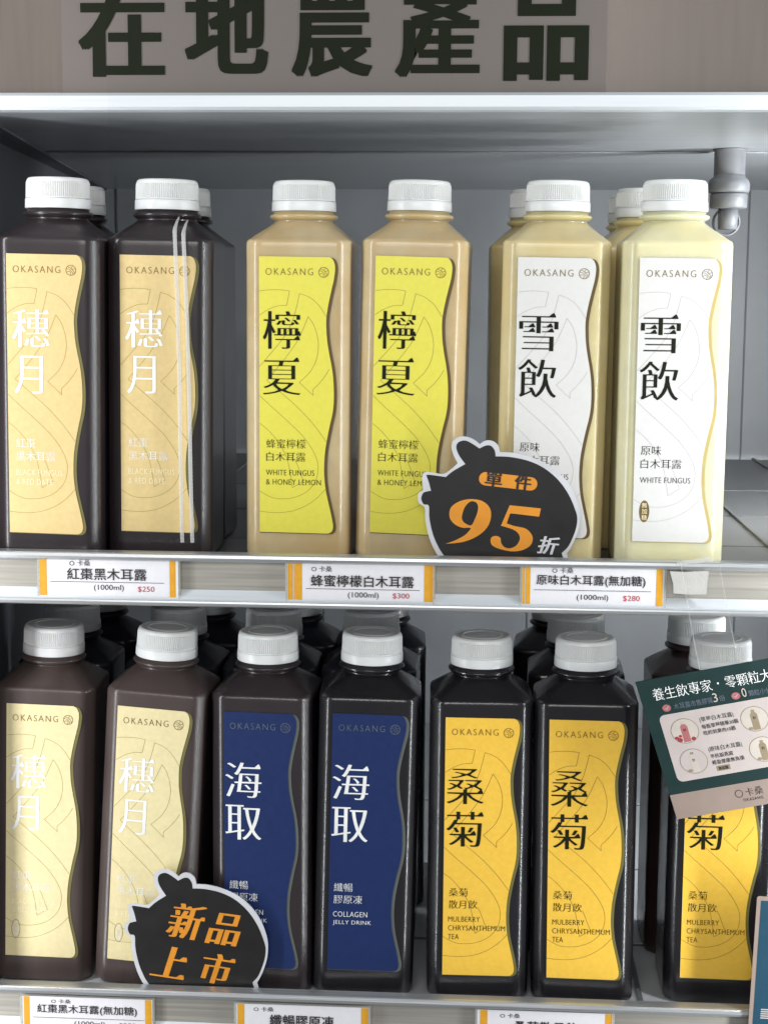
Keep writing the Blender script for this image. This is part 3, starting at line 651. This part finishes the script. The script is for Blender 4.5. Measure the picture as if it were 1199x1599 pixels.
bird_sign(-229.6, 1051.5, Z2 + 2.0, 0.0995, 0.03, 'black bird shaped sign with white outline, reading 新品上市 in orange', [
    ('lettering', rot(tb('新', 225, 228, ay=-0.012, serif=0.06, bold=(0.036, 0)), 487, 420, 6, 0.24), 'orange_ink', 0.1),
    ('lettering', rot(tb('品', 205, 206, ay=-0.008, bold=(0.036, 0)), 757, 466, 6, 0.24), 'orange_ink', 0.1),
    ('lettering', rot(tb('上', 220, 205, ay=-0.016, serif=0.09, bold=(0.045, 0)), 378, 688, 7, 0.22), 'orange_ink', 0.1),
    ('lettering', rot(tb('市', 205, 196, ay=-0.014, serif=0.08, bold=(0.04, 0)), 697, 724, 7, 0.22), 'orange_ink', 0.1)], sv=1.11)

# ------------------------------------------------------------------ tape on the rail
tp = thing('tape_patch', 'crinkled off white foam tape square stuck on the upper rail', 'tape', (122.6, YR1 - 1.0, -174.2)); tp.scale = (0.985, 1, 0.96)
pts = [(-1.8, -1.6), (8, -2.0), (21.6, -1.0), (23.4, -1.4), (22.6, -9), (22.4, -16.8), (12, -17.2), (1.0, -16.6), (0.6, -10)]
v = [(a, -0.6, b) for a, b in pts] + [(a, 0.9, b) for a, b in pts]; n = len(pts)
link('foam_square', v, [tuple(range(n)), tuple(range(2 * n - 1, n - 1, -1))] + [(i, (i + 1) % n, n + (i + 1) % n, n + i) for i in range(n)], 'foam', tp)
ts = thing('clear_tape_strip', 'clear tape strip running from the upper rail down to the green leaflet', 'tape', (0, 0, 0)); ts.scale = (0.9875, 0.9875, 0.9875)
L_, R2 = [], []
for i in range(17):
    u = i / 16; z = -170 - 74 * u; y = 1034.6 - 4.6 * math.sin(min(1, u * 1.2) * PI) * 0.6 - 3.2 * u
    L_.append((128.5 + 12 * u + 3 * u * u, y, z)); R2.append((153.0 + 12 * u + 5 * u * u, y + 0.5, z + 1))
v = [p for q in zip(L_, R2) for p in q]
link('tape_film', v, [(2 * i, 2 * i + 1, 2 * i + 3, 2 * i + 2) for i in range(16)], 'tape', ts)
tube('tape_edge', L_, 0.16, 'tape_edge', ts, 5); tube('tape_edge', R2, 0.12, 'tape_edge', ts, 5)
link('folded_end', [(126, 1034.2, -171.0), (149, 1034.2, -167.4), (149.5, 1037.0, -170.8), (126.5, 1036.8, -174.2)], [(0, 1, 2, 3)], 'tape_edge', ts)

# ------------------------------------------------------------------ green leaflet
A0 = Vector((101.2, 1030.0, -250.3)); U0 = Vector((84.3, 0.3, 17.4)) / 205; V0 = Vector((29.6, 7.5, -91.0)) / 215      # per sheet pixel: along the top edge, down the left edge
lf = thing('leaflet', 'tilted dark green leaflet hanging from the rail, with bottle pictures and white headline', 'leaflet', tuple(A0 * 0.9885)); lf.scale = (0.9885, 0.9885, 0.9885)
Nn = U0.cross(V0).normalized()
if Nn.y > 0: Nn = -Nn
def LP(a, b, ly=0.0): return tuple(U0 * a + V0 * b + Nn * ly)
def lface(name, vf, ly, mt): return link(name, [LP(p[0], p[1], ly + (p[2] if len(p) > 2 else 0)) for p in vf[0]], vf[1], mt, lf)
W9 = 330
v = [LP(a, b, l) for l in (0, 0.5) for a, b in ((0, 0), (W9, 0), (W9, 224), (0, 224))]
link('card', v, [(0, 1, 2, 3), (4, 5, 6, 7), (0, 1, 5, 4), (1, 2, 6, 5), (2, 3, 7, 6), (3, 0, 4, 7)], 'card_green', lf)
q4 = lambda a, b, c, d: ([(a, b), (c, b), (c, d), (a, d)], [(0, 1, 2, 3)])
lface('beige_strip', q4(0.3, 184, W9 - 0.3, 223.7), 0.6, 'card_beige')
# rounded pale panel
r = 9; x0, y0, x1, y1 = 19, 58, 312, 166; rr = []
for cx, cy, a0 in ((x1 - r, y1 - r, 0), (x0 + r, y1 - r, 90), (x0 + r, y0 + r, 180), (x1 - r, y0 + r, 270)):
    for i in range(7): a = math.radians(a0 + 15 * i); rr.append((cx + r * math.cos(a), cy + r * math.sin(a)))
lface('pale_panel', poly_fill([rr]), 0.6, 'card_panel')
def ltext(s, a, b, c, d, mt, ly=0.75, **k):
    vf = text2d(s, (a, -d, c, -b), **k); lface('lettering', ([(p[0], -p[1]) + tuple(p[2:]) for p in vf[0]], vf[1]), ly, mt)
ltext('養生飲專家', 20, 15, 112, 34, 'ink_white', ax=-0.004, ay=-0.012, serif=0.05); lface('dot', poly_fill([circle2(122, 24, 1.5)]), 0.75, 'ink_white')
ltext('零顆粒大分子', 133, 15, 240, 34, 'ink_white', ax=-0.004, ay=-0.012, serif=0.05)
for cx in (35, 143): lface('pink_dot', poly_fill([circle2(cx, 48, 6.6, 5.6)]), 0.7, 'pinkish'); lface('check_mark', ribbon([(cx - 3, 48), (cx - 0.6, 50), (cx + 3.4, 45.5)], 1.2), 0.8, 'card_panel')
ltext('木耳露市售膠質', 46, 43, 107, 52.5, 'ink_slate', ax=0.0, ay=0.0); ltext('3', 108, 38, 115, 52, 'grey_print'); ltext('倍', 117, 43, 126, 52, 'ink_slate')
ltext('0', 153, 38, 160, 52, 'grey_print'); ltext('顆粒小分子好吸收', 163, 43, 232, 52.5, 'ink_slate')
def pic(cx, cy, kind):
    vf = circle2(cx, cy, 21, 19.5, 36)
    lface('picture', poly_fill([vf]), 0.68, 'grey_print' if kind != 1 else 'card_panel'); o = ring2(cx, cy, 21.4, 0.9, ry=19.9, n=36); lface('picture_ring', o, 0.72, 'taupe')
    bod = {0: 'pinkish', 1: 'grey_print', 2: 'taupe'}[kind]
    lface('pictured_bottle', poly_fill([[(cx - 5.5, cy + 17.5), (cx - 5.5, cy - 7), (cx - 2.6, cy - 11), (cx + 2.6, cy - 11), (cx + 5.5, cy - 7), (cx + 5.5, cy + 17.5)]]), 0.74, bod)
    lface('pictured_cap', q4(cx - 2.6, cy - 14.5, cx + 2.6, cy - 11), 0.74, 'card_panel' if kind == 0 else 'taupe')
    if kind == 0:
        for a, b, s in ((-11, 13, 4.2), (-15, 9, 3.2), (10, 14, 3.6), (-9, 7, 2.6)): lface('strawberry', poly_fill([circle2(cx + a, cy + b, s, s * 0.85, 12)]), 0.76, 'berry')
    else: lface('leaf_print', poly_fill([circle2(cx - 9, cy + 14, 4, 2.2, 12)]), 0.76, 'taupe')
    ltext('雪飲' if kind == 1 else '穗月', cx - 2.2, cy - 4, cx + 2.2, cy + 0.5, 'black_ink', 0.8)
pic(52, 88, 0); pic(52, 137, 1); pic(161, 88, 2); pic(161, 137, 2)
for a in (0, 1):
    x = 79 + 109 * a
    ltext('|草莓白木耳露|' if not a else '|紅棗黑木耳露|', x, 71, x + 52, 80, 'card_green'); ltext('每瓶草莓精華30顆', x, 83, x + 57, 90, 'black_ink', bold=(0.006, 0)); ltext('吃的到果肉10顆', x, 93, x + 50, 100, 'black_ink', bold=(0.006, 0))
    ltext('|原味白木耳露|' if not a else '|桑菊散月飲|', x, 119, x + 52, 128, 'card_green'); ltext('平民版燕窩', x, 131, x + 35, 138, 'black_ink', bold=(0.006, 0)); ltext('輕盈健康無負擔', x, 141, x + 50, 148, 'black_ink', bold=(0.006, 0))
lface('grey_badge', q4(83, 151, 104, 159), 0.7, 'taupe'); ltext('無加糖', 86, 152.3, 101, 157.7, 'black_ink', 0.8, bold=(0.006, 0))
lface('ring_print', ring2(105, 200, 6.2, 0.9), 0.75, 'black_ink'); ltext('卡桑', 115, 193, 143, 206, 'black_ink', ax=-0.003, ay=-0.01); ltext('OKASANG', 109, 209, 140, 213.6, 'black_ink', spacing=1.2)
lg = logo2(162, -201, 9); lface('emblem', ([(x, -y) for x, y in lg[0]], lg[1]), 0.75, 'black_ink')

# teal card at the lower right
tl = thing('teal_card', 'teal card with beige border standing at the lower rail beside the mustard label', 'card', (186.5, 1036.5, -396.3)); tl.rotation_euler = (0, math.radians(1.6), 0.0)
def rrect(x0, z0, x1, z1, r_):
    o_ = []
    for cx, cz, a0 in ((x1 - r_, z1 - r_, 0), (x0 + r_, z1 - r_, 90), (x0 + r_, z0 + r_, 180), (x1 - r_, z0 + r_, 270)):
        for i in range(5): a = math.radians(a0 + 22.5 * i); o_.append((cx + r_ * math.cos(a), cz + r_ * math.sin(a)))
    return o_
sheet('card', rrect(0, -118, 76, 0, 1.6), 0, 0.6, 'card_beige', tl)
face('teal_field', poly_fill([rrect(2.7, -115.5, 73.4, -2.9, 0.4)]), -0.12, 'card_teal', tl)
for i in range(5): face('stripe', ([(7.6, -79.5 - i * 1.5), (14, -79.5 - i * 1.5), (14, -78.7 - i * 1.5), (7.6, -78.7 - i * 1.5)], [(0, 1, 2, 3)]), -0.2, 'card_panel', tl)

# ------------------------------------------------------------------ sliding glass door
gd = thing('glass_door', 'clear sliding glass door pane in front of the shelves', 'glass door', (0, 0, 0))
link('pane', *box_vf(-236, 420, 1008, 1012, -800, 300), 'glass', gd)
box('door_rail', -236, 420, 1004, 1016, -826, -800.5, 'alu', gd)
